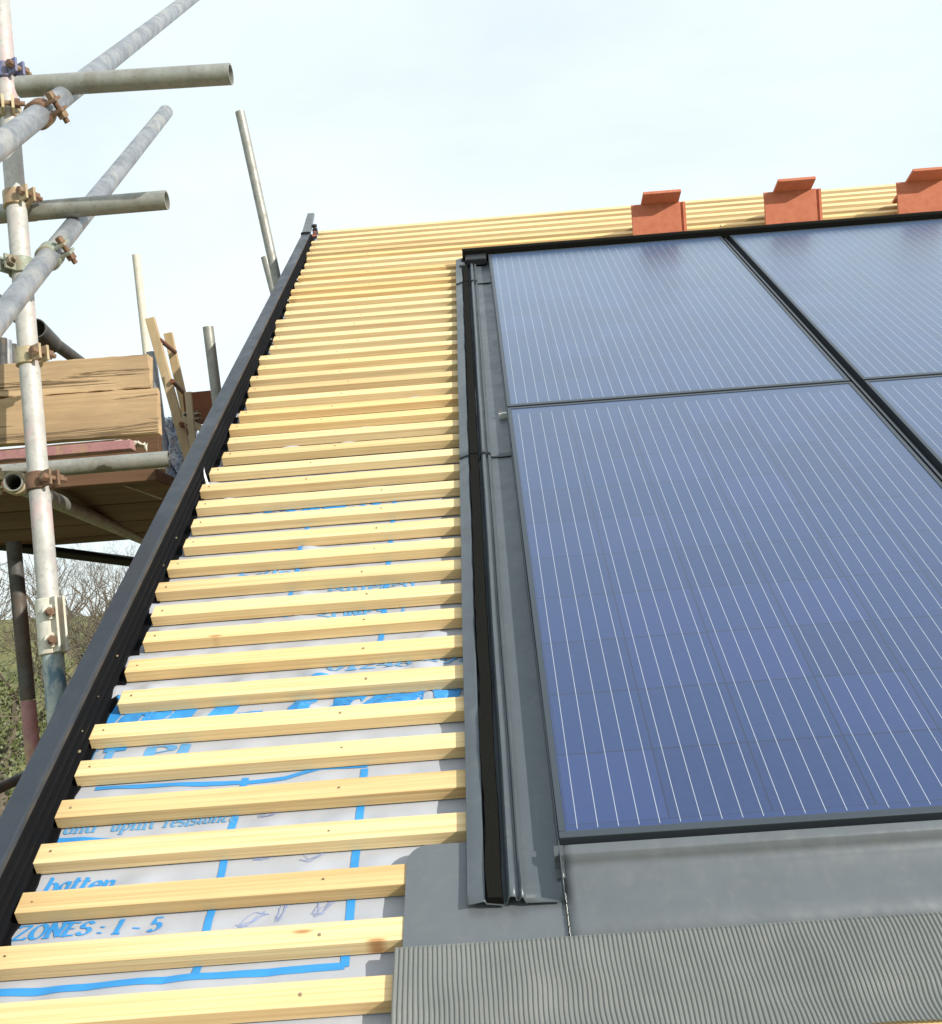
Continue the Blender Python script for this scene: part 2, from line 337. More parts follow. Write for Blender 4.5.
# --- print on the membrane: broad-nib letters made of small ribbons that follow the sheet
def arc(cx, cy, rx, ry, a0, a1, n=14):
    return [(cx+rx*math.cos(R(a0+(a1-a0)*i/n)), cy+ry*math.sin(R(a0+(a1-a0)*i/n))) for i in range(n+1)]
XH = .66
GL = {
 'Z': (.72, [[(.08,.97),(.64,.97)],[(.62,.97),(.08,.03)],[(.06,.03),(.66,.03)]], [(.08,.9,.06),(.64,.1,.06)]),
 'O': (.82, [arc(.40,.5,.31,.48,90,450,26)], []),
 'N': (.80, [[(.12,0),(.12,1)],[(.12,1),(.66,0)],[(.66,0),(.66,1)]], [(.12,0,.12),(.66,1,.12),(.10,1,.08)]),
 'E': (.68, [[(.14,0),(.14,1)],[(.14,.98),(.58,.98)],[(.14,.52),(.46,.52)],[(.14,.02),(.60,.02)]], [(.14,0,.1),(.14,1,.1)]),
 'S': (.62, [arc(.31,.74,.21,.23,20,250,14)+arc(.31,.27,.24,.25,75,-160,14)], []),
 'D': (.80, [[(.14,0),(.14,1)],[(.14,.98),(.34,.98)]+arc(.34,.5,.32,.48,90,-90,16)+[(.14,.02)]], [(.14,0,.1),(.14,1,.1)]),
 'P': (.72, [[(.14,0),(.14,1)],[(.14,.98),(.34,.98)]+arc(.34,.74,.26,.24,90,-90,12)+[(.14,.5)]], [(.14,0,.14)]),
 'T': (.72, [[(.36,0),(.36,1)],[(.04,.97),(.68,.97)]], [(.36,0,.13),(.05,.92,.03),(.67,.92,.03)]),
 'L': (.62, [[(.14,0),(.14,1)],[(.14,.02),(.56,.02)]], [(.14,1,.12)]),
 '1': (.55, [[(.28,0),(.28,1)],[(.28,.98),(.14,.84)]], [(.28,0,.14)]),
 '5': (.60, [[(.50,.97),(.17,.97),(.13,.56)]+arc(.28,.32,.23,.29,110,-150,16)], []),
 '0': (.62, [arc(.30,.5,.21,.48,90,450,24)], []),
 '2': (.60, [arc(.29,.72,.20,.26,160,-20,12)+[(.08,.04),(.54,.04)]], []),
 '4': (.62, [[(.42,0),(.42,1)],[(.42,.98),(.04,.30),(.58,.30)]], [(.42,0,.12)]),
 '8': (.62, [arc(.30,.74,.18,.23,90,450,18),arc(.30,.27,.22,.26,90,450,20)], []),
 '9': (.62, [arc(.30,.70,.21,.28,0,360,18),[(.51,.7),(.48,.35),(.30,.03),(.14,.06)]], []),
 ':': (.34, [[(.15,.06),(.15,.16)],[(.15,.48),(.15,.58)]], []),
 '-': (.50, [[(.08,.34),(.40,.34)]], []),
 ' ': (.32, [], []),
 'a': (.60, [arc(.28,.32,.20,.32,40,320,16),[(.46,XH),(.46,.04),(.56,.04)]], []),
 'b': (.62, [[(.14,0),(.14,1)],arc(.32,.33,.20,.32,140,-140,16)], [(.12,1,.05)]),
 'c': (.52, [arc(.28,.33,.20,.32,50,310,16)], []),
 'd': (.62, [arc(.28,.33,.20,.32,40,320,16),[(.48,1),(.48,.02),(.58,.02)]], [(.46,1,.05)]),
 'e': (.54, [[(.10,.36),(.47,.36)]+arc(.28,.33,.20,.32,8,310,18)], []),
 'f': (.40, [[(.16,0),(.16,.82)]+arc(.29,.82,.13,.17,180,30,8),[(.04,XH),(.34,XH)]], [(.16,0,.1)]),
 'g': (.60, [arc(.28,.36,.19,.29,0,360,18),[(.48,XH),(.46,-.10)]+arc(.28,-.12,.18,.18,0,-170,10)], []),
 'i': (.34, [[(.16,0),(.16,XH)],[(.17,.86),(.17,.95)]], [(.16,0,.1),(.12,XH,.05)]),
 'l': (.34, [[(.16,0),(.16,1)]], [(.16,0,.1),(.12,1,.05)]),
 'm': (.92, [[(.14,0),(.14,XH)],[(.14,.45)]+arc(.28,.45,.14,.20,160,0,8)+[(.42,0)],[(.42,.45)]+arc(.57,.45,.15,.20,160,0,8)+[(.72,0)]], [(.14,0,.08),(.42,0,.08),(.74,0,.08)]),
 'n': (.64, [[(.14,0),(.14,XH)],[(.14,.45)]+arc(.30,.45,.16,.20,160,0,8)+[(.46,0)]], [(.14,0,.08),(.48,0,.08),(.10,XH,.05)]),
 'o': (.58, [arc(.28,.33,.20,.32,90,450,22)], []),
 'p': (.62, [[(.14,-.3),(.14,XH)],arc(.32,.33,.20,.32,140,-140,16)], [(.14,-.3,.1)]),
 'r': (.46, [[(.14,0),(.14,XH)],[(.14,.42)]+arc(.32,.45,.17,.19,160,60,6)], [(.14,0,.1)]),
 's': (.48, [arc(.24,.49,.15,.16,20,250,10)+arc(.24,.18,.17,.16,75,-160,10)], []),
 't': (.40, [[(.16,.9),(.16,.12),(.22,.03),(.34,.05)],[(.04,XH),(.34,XH)]], []),
 'u': (.64, [[(.12,XH),(.12,.2)]+arc(.28,.2,.16,.18,180,350,8)+[(.46,.4)],[(.48,XH),(.48,.02),(.58,.02)]], []),
 'v': (.58, [[(.06,XH),(.28,0)],[(.28,0),(.50,XH)]], []),
}
tk = [0]
def ribbon(mb, pts, nib, thin, lift):
    """pts in roof metres; nib = offset vector of the pen (thick), thin = pen thickness"""
    tk[0] += 1; z = lift + (tk[0] % 12)*.00006
    P = [Vector(pts[0])]
    for a, b in zip(pts, pts[1:]):
        a, b = Vector(a), Vector(b); n = max(1, int((b-a).length/.006))
        P += [a.lerp(b, k/n) for k in range(1, n+1)]
    vs = []; n = len(P)
    for i, p in enumerate(P):
        d = (P[min(i+1, n-1)]-P[max(i-1, 0)])
        if d.length < 1e-9: d = Vector((1, 0))
        d.normalize(); q = Vector((-d.y, d.x))
        hw = max(abs(q.dot(nib)), thin)/2
        for s in (-1, 0, 1):
            c = p+q*hw*s; vs.append((c.x, c.y, uh(c.x, c.y)+z))
    fs = []
    for i in range(n-1):
        for s in (0, 1): fs.append((i*3+s, i*3+s+1, i*3+s+4, i*3+s+3))
    mb.add(vs, fs)
def write(txt, u, v, size, width=None, slant=.13, nib=.15, thin=.09, mt='ink', rise=0.0, label=None):
    adv = sum(GL[c][0] for c in txt); sx = size if width is None else width/adv
    mb = MB(); x = 0
    for c in txt:
        a, st, sf = GL[c]
        def tr(p): return (u+(x+p[0])*sx+p[1]*size*slant, v+p[1]*size+rise*(x+p[0])*sx)
        for s in st: ribbon(mb, [tr(p) for p in s], Vector((nib*1.15*sx, thin*size)), thin*size, .0012)
        for (a1, b1, w1) in sf: ribbon(mb, [tr((a1-w1*1.4, b1)), tr((a1+w1*1.4, b1))], Vector((0, thin*size)), thin*size*1.2, .0012)
        x += a
    o = mb.build('printed_text', M[mt], membrane)
    if label: o['label'] = label
    return o
def bar(pts, w, mt='ink', name='printed_line'):
    mb = MB(); ribbon(mb, pts, Vector((0, 0)), w, .0012); return mb.build(name, M[mt], membrane)
write('ZONES : 1 - 5', -.833, -.0635, .0285, .225, nib=.20, label='blue letters ZONES : 1 - 5')
write('batten', -.818, .027, .030, .115, nib=.17, label='blue word batten')
write('and', -.825, .1525, .026, .055, nib=.16, mt='ink2')
write('uplift', -.745, .1525, .026, .075, nib=.16, mt='ink2')
write('resistance', -.655, .1525, .026, .125, nib=.16, mt='ink2')
write('LL', -.842, .322, .038, .075, slant=0, nib=.2, mt='ink2')
write('Pl', -.735, .322, .038, .09, slant=0, nib=.2, mt='ink2')
bar([(-.812, .355), (-.772, .362)], .020, name='printed_text')
write('inD-Treo', -.880, .386, .132, .70, slant=.35, nib=.30, thin=.20, label='large bright blue letters')
write('01248 292', -.42, .5425, .032, .30, slant=0, nib=.16, mt='ink2', label='blue telephone number')
write('ZONES', -.46, .742, .034, .15, nib=.17, mt='ink2'); write('1', -.285, .743, .034, .02, nib=.15, mt='ink2')
write('battened', -.45, .846, .030, .20, nib=.14, mt='ink2')
write('batten', -.67, .93, .03, .16, mt='ink2'); write('uplift', -.62, 1.065, .03, .11, mt='ink2'); write('resistance', -.49, 1.068, .03, .17, mt='ink2')
write('ZONES', -.66, 1.245, .05, .30, nib=.28, thin=.12, mt='ink')
write('and', -.75, .765, .03, .10, mt='ink2')
bar([(-.9+.05, -.152), (-.6, -.150), (-.322, -.143)], .012)
bar([(-.322, -.145), (-.322, 0), (-.322, .262)], .013); bar([(-.536, -.143), (-.535, .10), (-.533, .26)], .012)
bar([(-.845, .140), (-.75, .133), (-.66, .122)], .011)
bar([(-.80, .258), (-.70, .256), (-.523, .248), (-.46, .252), (-.43, .262), (-.40, .272), (-.317, .270)], .010)
bar([(-.315, .62), (-.315, .95), (-.315, 1.3)], .011); bar([(-.53, .76), (-.53, 1.0), (-.53, 1.3)], .010)
bar([(-.53, 1.36), (-.42, 1.365), (-.315, 1.36)], .01)
rr = random.Random(3)
for (cu, cv, su, sv) in ((-.47,.172,.035,.016), (-.40,.182,.035,.014), (-.46,.078,.05,.018), (-.385,.070,.03,.022), (-.47,-.050,.028,.016), (-.425,-.035,.012,.026), (-.36,-.032,.028,.026)):
    dd = MB()
    for k in range(4):
        a0 = rr.uniform(0, 360)
        ribbon(dd, [(cu+su*rr.uniform(.3,1)*math.cos(R(a0+j*44)), cv+sv*rr.uniform(.5,1)*math.sin(R(a0*1.3+j*51))) for j in range(6)], Vector((0,0)), .0010, .0012)
    dd.build('printed_diagram', M['ink3'], membrane)

# ------------------------------------------------------------------ battens
IMIN, IMAX = -6, 41
ORD = ['first','second','third','fourth','fifth','sixth','seventh','eighth','ninth','tenth','eleventh','twelfth','thirteenth','fourteenth','fifteenth','sixteenth','seventeenth','eighteenth','nineteenth','twentieth','twenty-first','twenty-second','twenty-third','twenty-fourth']
NEAR = {-4: 'just below the blue bottom line of the print', -3: 'just below the printed word ZONES', -2: 'between the words ZONES and batten', -1: 'just above the printed word batten',
        0: 'just below the words uplift resistance', 1: 'just above the words uplift resistance', 2: 'just below the large bright blue letters', 3: 'just above the cut-off lower edge of the big blue letters', 4: 'covering the top of the large blue letters'}
BE = {-6:-.84,-5:-.84,-4:-.85,-3:-.85,-2:-.838,-1:-.832,0:-.838,1:-.836,2:-.834,3:-.838,4:-.812,5:-.826,6:-.815,7:-.822}
for i in range(IMIN, IMAX+1):
    rg = random.Random(100+i)
    u0 = BE.get(i, -.828+rg.uniform(-.012, .012)); ln = 5.85-u0
    mb = MB(); seg = 44; vs = []; hh = .0252+rg.uniform(-.0006, .0006); wd = BWD+rg.uniform(-.0015, .0015)
    for k in range(seg+1):
        x = (ln)*(k/seg)**1.6; bo = N(x*1.3, i*3.1)*.0022; bz = N(x*2.0, i*5.7, 3)*.0007
        for (a, c) in ((-wd, -hh), (0, -hh), (0, 0), (-wd, 0)): vs.append((x, a+bo, c+bz))
    fs = [(k*4+j, k*4+(j+1)%4, k*4+4+(j+1)%4, k*4+4+j) for k in range(seg) for j in range(4)]+[(3,2,1,0), tuple(seg*4+j for j in range(4))]
    mb.add(vs, fs)
    o = mb.build('roof_batten', M['batten'], bevel=.0011)
    onroof(o, u0, vi(i)+rg.uniform(-.0012, .0012)+BT*(u0+.15), 0, BT+rg.uniform(-.0008, .0008))
    if i in NEAR: lb = 'pine roofing batten ' + NEAR[i]
    elif i < -4: lb = 'pine roofing batten %s below the one under the blue bottom line' % ('two places' if i == -6 else 'next')
    elif i <= 17: lb = 'pine roofing batten, %s above the large blue letters' % ORD[i-5]
    else: lb = 'pine roofing batten, %s down from the ridge' % ORD[IMAX-i]
    tag(o, lb, 'batten', 'pine battens fixed across the roof')
    for nu_ in (.022, .30+rg.uniform(-.03,.03) if i > 12 else .475+rg.uniform(-.012, .012)):
        nb = MB().tube((nu_, -.020+rg.uniform(-.005,.005), .0002), (nu_, -.02, .0009), .0019, 8)
        q = nb.build('nail', M['nail'], o)

# ------------------------------------------------------------------ dry verge
vg = rempty('dry_verge', 'long dark grey plastic verge trim running up the left edge of the roof', 'verge trim', -.845, EV)
VL = 4.02-EV
def vj(t, i): return (N(t*1.1, 2)*.0025, N(t*1.6, 8)*.002)
def vj2(pr): return lambda t, i: (N(t*1.1, 2)*.0025, N(t*1.6, 8)*.002-max(0, pr[i][1])*.5*(max(0, t-1.2)/3.4))
pr = [(-.042,-.13), (-.042,.062), (-.040,.066), (-.003,.066), (0,.062), (0,.052), (-.004,.052), (-.004,.058), (-.036,.058), (-.036,-.13)]; b = MB().prism(pr, 0, VL, 'v', vj2(pr), 40)
b.build('cover_strip', M['verge'], vg, bevel=.0012)
pr = [(-.030,.051), (-.003,.051), (-.003,.036), (.003,.034), (.003,.030), (-.001,.029), (-.001,.018), (.006,.016), (.006,.012), (.001,.011), (.001,.0), (.009,-.002), (.009,-.006), (.003,-.008), (.003,-.026), (-.030,-.026)]; b = MB().prism(pr, 0, VL+.02, 'v', vj2(pr), 40)
b.build('inner_channel', M['verge_in'], vg)
ff = MB(); nf = 420; vs = []
for k in range(nf+1):
    y = VL*k/nf; e = .015+.006*N(y*9, 1)+.007*N(y*31, 5)
    vs += [(.0, y, -.0235), (e, y, -.0225), (e+.001, y, -.0265)]
ff.add(vs, [(k*3+q, k*3+q+1, k*3+q+4, k*3+q+3) for k in range(nf) for q in (0, 1)])
ff.build('foot_flange', M['verge_in'], vg)
cr = MB()
for k in range(12):
    y = random.uniform(.2, 2.6); s = random.uniform(.0008, .0022); hh_ = random.choice((.004, .0125, .022)); 
    cr.box((.002, y, hh_), (.002+s*2, y+s*3, hh_+s), None)
cr.build('crumbs', M['cream'], vg)['kind'] = 'stuff'
vt = rempty('verge_end_piece', 'short pale grey verge piece tilted up at the top of the roof edge', 'verge trim', -.845, 4.0, .0)
b = MB().prism([(-.044,-.05), (-.044,.034), (-.040,.038), (-.006,.038), (-.002,.034), (-.002,.022), (-.005,.022), (-.005,.033), (-.040,.033), (-.040,-.05)], 0, .27, 'v', lambda t, i: ((.010*max(0, t-.06) if i in (0,1,2,8,9) else -.02*max(0, t-.06)), .13*max(0, t-.03)), 8)
b.build('cover', M['alu'], vt, bevel=.001)
b = MB().prism([(-.046,-.05), (-.046,.036), (-.040,.0405), (-.005,.0405), (-.0005,.036), (-.0005,.022), (-.002,.022), (-.002,.034), (-.006,.0385), (-.040,.0385), (-.044,.034), (-.044,-.05)], -.005, .005, 'v'); b.build('joint_band', M['black'], vt)
cb_ = rempty('batten_end_clip', 'small black clip with pink tip beside the top batten end', 'clip', -.835, 4.10, .0)
MB().box((-.012,-.012,0), (.012,.012,.03)).tube((0,0,.034),(0,0,.05),.013,10).build('clip_body', M['black'], cb_, bevel=.003)
MB().box((-.007,-.02,.002), (.007,-.0125,.02)).build('clip_tip', M['pink'], cb_)
# curl of white film near the verge
cf = MB(); pts = []
for k in range(13):
    a = k/12; pts.append((-.845+.004+.022*a, 1.44-.060*a**.7, .022-.042*a+.006*math.sin(a*3)))
for p in pts: cf.v += [(p[0], p[1]-.002-.005*math.sin(math.pi*min(1, (p[0]+.845)/.025)), p[2]), (p[0]+.002, p[1]+.004, p[2]+.004)]
cf.f = [(2*k, 2*k+1, 2*k+3, 2*k+2) for k in range(12)]
o = cf.build('film_curl', M['white_film'], smooth=True, solid=.0006); onroof(o)
tag(o, 'curled scrap of white film against the black verge halfway up', 'film scrap')

# ------------------------------------------------------------------ in-roof flashings
PROF = [(-.142,.0085), (-.1415,.011), (-.138,.0115), (-.119,.0175), (-.1165,.0165), (-.1145,.006), (-.088,.0055), (-.0845,.008), (-.082,.019), (-.079,.0225), (-.0735,.0225), (-.0715,.020), (-.0705,.0125), (-.0665,.0125), (-.0645,.019), (-.062,.0205), (-.0595,.018), (-.057,.0065), (-.030,.0058), (-.010,.0062), (-.003,.0075), (-.0016,.012), (-.0014,.036)]
def side(v0, v1, lift, label, end=False):
    t = rempty('side_flashing', label, 'flashing', 0, v0, lift, 'side flashings along the left of the panels')
    def j(tt, i):
        e = 0
        if end and tt < .05: e = (N(i*.9, 5)*.006)*(1-tt/.05)
        return (N((tt+v0)*2.2, i*.05)*.0012, N((tt+v0)*1.7, i*.3, 2)*.0009+e)
    MB().prism(PROF, 0, v1-v0, 'v', j, 60, closed=False).build('folded_sheet', M['alu_side'], t, smooth=True, solid=.0012)
    f = MB()
    def jf(tt, i):
        w = N((tt+v0)*6, 1)*.0055+N((tt+v0)*17, 3)*.003
        return ((w if i in (0, 3) else w*.5), (N((tt+v0)*9, 6)*.0025 if i in (2, 3, 4) else 0))
    f.prism([(-.1160,.0065), (-.0905,.0065), (-.093,.021), (-.1135,.022)], .002, v1-v0-.002, 'v', jf, 110)
    f.build('foam_strip', M['foam'], t)
    return t
s1 = side(-.088, 1.42, .0035, 'grey side flashing, lowest length beside the lower left panel', True)
s2 = side(1.40, 3.02, .0060, 'grey side flashing, long middle length beside the upper left panel')
s3 = side(3.00, 3.36, .0085, 'short grey side flashing at the top left corner of the panels')
for s in (s2, s3):
    MB().prism([(a, h+.001) for a, h in PROF[:-2]], -.004, .004, 'v', None, 1, closed=False).build('lap_edge', M['black'], s, solid=.0024)
# base corner plate
cpl = []
ua, ub, va, vb, rc = -.236, -.0005, -.1495, .045, .035
cpl = [(ua, va), (ub, va), (ub, vb)] + [(ua+rc+rc*math.cos(R(a)), vb-rc+rc*math.sin(R(a))) for a in range(90, 181, 15)]
pb = MB(); n = len(cpl)
pb.add([(a, c, .0028+.0012*N(a*9, c*9)) for a, c in cpl]+[(a, c, .0015+.0012*N(a*9, c*9)) for a, c in cpl], [tuple(range(n)), tuple(range(2*n-1, n-1, -1))]+[(i, n+i, n+(i+1)%n, (i+1)%n) for i in range(n)])
o = pb.build('corner_flashing', M['alu'], bevel=.0004); onroof(o); tag(o, 'flat grey corner plate with rounded top left corner at the foot of the side flashing', 'flashing')
# bottom flashing
bf = rempty('bottom_flashing', 'wide grey folded flashing below the solar panels', 'flashing', 0, 0, .003)
TP = [(-.1505,.0035), (-.110,.004), (-.078,.0045), (-.060,.0065), (-.050,.0105), (-.043,.0125), (-.036,.0150), (-.030,.023), (-.0260,.0325), (-.0225,.0350), (-.010,.0355), (-.009,.028)]
def jt(tt, i): return (0, N(tt*3, i*.2, 5)*.0014 if i < 6 else N(tt*1.5, 7)*.0006)
MB().prism(TP, .001, 2.10, 'u', jt, 120, closed=False).build('folded_sheet', M['alu'], bf, smooth=True, solid=.0014)
MB().add([(-.010, a, h+.0006) for a, h in TP[4:]]+[(.004, a, h+.0006) for a, h in TP[4:]], [(k, k+1, k+9, k+8) for k in range(7)]).build('end_fold', M['alu_dark'], bf, solid=.001)
sb_ = MB()
for k in range(38):
    y = -.148+.108*k/37
    if k % 7 == 5: continue
    sb_.tube((.001+.0015*N(k*.7), y, .0052+(.008 if y > -.052 else 0)), (.001+.0015*N(k*.7+.7), y+.0029, .0056+(.008 if y > -.052 else 0)), .0005+.0003*abs(N(k*1.9)), 6)
sb_.build('sealant_bead', M['sealant'], bf)
# pleated apron
ap = MB(); U_A, U_B = -.246, 2.12; pit = .0066; n = int((U_B-U_A)/pit*4); rows = 22; vs = []
for j in range(rows+1):
    for i in range(n+1):
        u = U_A+i*pit/4; t = j/rows; v = -.1475-t*(.162+.004*N(u*5, 1))
        ph = (i % 4)
        z = (.0022, 0, -.0002, .0020)[ph]
        z = [0, .0021, .0023, .0002][ph]*(1 if t > .02 else .25)
        b_ = .0060*N(u*6, v*14, 2)+.0038*N(u*15+v*8, v*10, 5)
        sag = -.006*math.sin(math.pi*min(1, max(0, (t-.62)/.38)))
        du = .010*t*N(u*3.1, 4)+.004*N(u*8, v*20, 8)*t + .004*t
        vs.append((u+du*(min(1, (u-U_A)*20)), v, .0100+z+max(-.0062, b_)*min(1, t*6)+sag*.6+(-.003 if j == 0 else 0)))
ap.add(vs, [(j*(n+1)+i, j*(n+1)+i+1, (j+1)*(n+1)+i+1, (j+1)*(n+1)+i) for j in range(rows) for i in range(n)])
o = ap.build('pleated_apron', M['lead'], smooth=False, solid=.0008); onroof(o); tag(o, 'grey green finely pleated apron flashing hanging over the lowest battens', 'flashing')
# head flashing
hf = rempty('head_flashing', 'black flashing along the top edge of the solar panels', 'flashing', 0, 3.318, .0)
HP = [(.002,.004), (.004,.064), (.010,.070), (.030,.069), (.038,.058), (.055,.004)]
MB().prism(HP, -.112, 2.10, 'u', lambda t, i: (0, N(t*2.5, i)*.002), 60, closed=True).build('upstand', M['foam'], hf)
MB().box((-.100, -.075, .021), (-.012, .001, .050)).build('corner_cap', M['black'], hf, bevel=.004)
MB().box((-.128, -.10, .018), (-.103, -.055, .036)).build('corner_tab', M['alu_dark'], hf, bevel=.003)
# ------------------------------------------------------------------ panels
PW, PH = .985, 1.652
def panel(u, v, label):
    p = rempty('solar_panel', label, 'solar panel', u, v, .006, 'solar panels set into the roof')
    fr_ = MB(); a = .0105; T = .039
    fr_.box((0,0,0), (PW,a+.003,T)).box((0,PH-a,0), (PW,PH,T)).box((0,a+.0032,0), (a,PH-a-.0002,T)).box((PW-a,a+.0032,0), (PW,PH-a-.0002,T))
    fr_.build('frame', M['frame'], p, bevel=.0012)
    MB().box((a+.0005, a+.0035, .030), (PW-a-.0005, PH-a-.0005, .0372)).build('cell_glass', M['cells'], p)
    MB().box((a+.001, a+.001, .020), (PW-a-.001, PH-a-.001, .0295)).build('back_sheet', M['black'], p)
    return p
panel(0, 0, 'large blue striped solar panel at lower left, nearest the camera')
panel(0, 1.662, 'blue striped solar panel at upper left, behind the nearest one')
panel(1.022, 0, 'solar panel at lower right, only its left corner in the photo')
panel(1.022, 1.662, 'solar panel at upper right under the clay tiles')
jf_ = rempty('joint_flashing', 'black joint strip with raised rails between the left and right panel columns', 'flashing', PW, 0, .004)
MB().prism([(.001,.004), (.001,.020), (.008,.020), (.008,.008), (.014,.008), (.014,.028), (.0225,.028), (.0225,.008), (.029,.008), (.029,.020), (.0355,.020), (.0355,.004)], -.012, 3.318, 'v').build('channel', M['black'], jf_)
MB().box((.0150, -.010, .0285), (.0215, 3.316, .0305)).build('centre_rail', M['frame'], jf_)
for (u, v, lb) in ((-.022, 1.652, 'small pale clamp at the left end of the joint between the two left panels'),):
    c_ = rempty('panel_clamp', lb, 'clamp', u, v, .010)
    MB().box((-.004,-.004,0), (.022,.006,.020)).build('clamp_plate', M['sealant'], c_, bevel=.0015)
    MB().tube((.002,.001,.020),(.002,.001,.025),.003,8).build('bolt', M['nail'], c_)
MB_w = MB().box((-.004,-.012,0),(.004,.022,.012)); o = MB_w.build('wood_wedge', M['batten']); onroof(o, 1.0, 3.36, .066)
tag(o, 'tiny pale wood wedge on the black head flashing above the panel joint', 'wedge')

# ------------------------------------------------------------------ clay tiles
def tile_mesh(t, w, l, th=.013, lock=True):
    """x across, y along, z thickness"""
    n = 8; vs = []
    for k in range(n+1):
        for j in range(n+1):
            x = w*j/n; y = l*k/n; c = .0035*(1-(2*k/n-1)**2)
            vs += [(x, y, c), (x, y, c-th)]
    I = lambda j, k, s: 2*(k*(n+1)+j)+s
    fs = []
    for k in range(n):
        for j in range(n):
            fs += [(I(j,k,0), I(j+1,k,0), I(j+1,k+1,0), I(j,k+1,0)), (I(j,k,1), I(j,k+1,1), I(j+1,k+1,1), I(j+1,k,1))]
    for j in range(n):
        fs += [(I(j,0,0), I(j,0,1), I(j+1,0,1), I(j+1,0,0)), (I(j,n,0), I(j+1,n,0), I(j+1,n,1), I(j,n,1)),
               (I(0,j,0), I(0,j+1,0), I(0,j+1,1), I(0,j,1)), (I(n,j,0), I(n,j,1), I(n,j+1,1), I(n,j+1,0))]
    MB().add(vs, fs).build('tile_body', M['clay'], t, smooth=True, bevel=.001)
    if lock:
        MB().box((w+.0005, 0, -.014), (w+.026, l, -.007)).box((w+.012, 0, -.0068), (w+.016, l, -.001)).build('interlock_strip', M['clay'], t, bevel=.001)
    for x in (w*.25, w*.68) if lock else (): MB().box((x, l-.03, -th-.012), (x+.025, l-.012, -th+.001)).build('nib', M['clay'], t, bevel=.002)
TL = [(.648, 3.525, 0), (1.245, 3.565, 1), (1.830, 3.555, 2)]
nm = ['left', 'middle', 'right']
for u, v, k in TL:
    b_ = empty('clay_tile', 'terracotta tile standing on the battens, lower of the %s pair' % nm[k], 'roof tile', rp(u, v, -.004), 'clay tiles left on the top battens')
    b_.rotation_euler = (RM @ Matrix.Rotation(R(64), 3, 'X')).to_euler()
    tile_mesh(b_, .215 if k != 1 else .23, .158)
    # leaning tile: starts on the battens behind and projects up and toward the eave over the standing one
    foot = rp(u+.045, v+.205, .012); over = rp(u+.045, v+.066, .142); d = (over-foot).normalized()
    x_ = Vector((1,0,0)); z_ = x_.cross(d).normalized()
    c_ = empty('clay_tile', 'darker terracotta tile propped over the standing tile of the %s pair' % nm[k], 'roof tile', foot, 'clay tiles left on the top battens')
    Mx = Matrix((x_, d, x_.cross(d))).transposed(); c_.rotation_euler = Mx.to_euler()
    c_.location = foot + x_.cross(d)*.0
    tile_mesh(c_, .165, .265, lock=False)

# ------------------------------------------------------------------ scaffold
TR = .02415
def scaf(p0, p1, mt, label, group='scaffold tubes', r=TR, name='scaffold_tube'):
    p0 = Vector(p0); mb = MB().tube(p0, p1, r, 24, .004 if r > .015 else 0, seg=6)
    o = mb.build(name, M[mt], smooth=True, origin=tuple(p0)); return tag(o, label, 'scaffold tube', group)
def P3(a, b, t): return Vector(a).lerp(Vector(b), t)
def ext(a, b, k0, k1):
    a, b = Vector(a), Vector(b); d = (b-a).normalized(); return a-d*k0, b+d*k1
def coupler(p, ax, mt, label, ax2=None, off=None, mt2='rust', side=1, wd=.045, r=TR):
    """p on the tube axis, ax its direction; ax2/off a second tube carried at p+off"""
    p = Vector(p); ax = Vector(ax).normalized()
    c = empty('scaffold_coupler', label, 'coupler', p, 'scaffold couplers')
    def band(q, a, toward, nm_):
        a = a.normalized(); toward = (toward-a*toward.dot(a)).normalized(); s = a.cross(toward)
        mb = MB(); n = 28; ri, ro = r+.0005, r+.0065; vs = []
        for k in range(n+1):
            an = R(24+312*k/n)
            for (rr_, w_) in ((ri, -wd/2), (ro, -wd/2+.003), (ro, wd/2-.003), (ri, wd/2)):
                vs.append(q+toward*rr_*math.cos(an)+s*rr_*math.sin(an)+a*w_)
        fs = [(k*4+j, k*4+(j+1)%4, k*4+4+(j+1)%4, k*4+4+j) for k in range(n) for j in range(4)]+[(0,1,2,3), (n*4+3, n*4+2, n*4+1, n*4)]
        mb.add(vs, fs)
        Mx = Matrix((toward, s, a)).transposed().to_4x4(); Mx.translation = q
        for sg in (-1, 1): mb.box((r*.85, sg*.0115-.0035, -wd*.42), (r+.030, sg*.0115+.0035, wd*.42), Mx)
        o = mb.build(nm_, M[mt], c, smooth=True, bevel=.001, origin=None)
        o.data.transform(Matrix.Translation(-p))
        bq = q+toward*(r+.019)
        o = MB().tube(bq-s*.030, bq+s*.040, .0062, 10).build('bolt', M[mt2], c); o.data.transform(Matrix.Translation(-p))
        o = MB().tube(bq+s*.0155, bq+s*.0285, .0125, 6).build('nut', M[mt2], c); o.data.transform(Matrix.Translation(-p))
        o = MB().tube(bq-s*.0285, bq-s*.0155, .0105, 6).build('bolt_head', M[mt2], c); o.data.transform(Matrix.Translation(-p))
    to = Vector((side*.9, -.45, .05))
    band(p, ax, to, 'band')
    if ax2 is not None:
        off = Vector(off); band(p+off, Vector(ax2), to if abs(Vector(ax2).normalized().dot(to.normalized())) < .9 else Vector((0,-1,.3)), 'band')
        mid = off*.5; d = off.normalized(); a = ax; s = a.cross(d)
        if s.length > .1:
            s.normalize(); a = d.cross(s); Mx = Matrix((d, s, a)).transposed().to_4x4(); Mx.translation = mid
            MB().box((-off.length*.5+r, -.017, -.017), (off.length*.5-r, .017, .017), Mx).build('saddle', M[mt], c, bevel=.002)
    return c
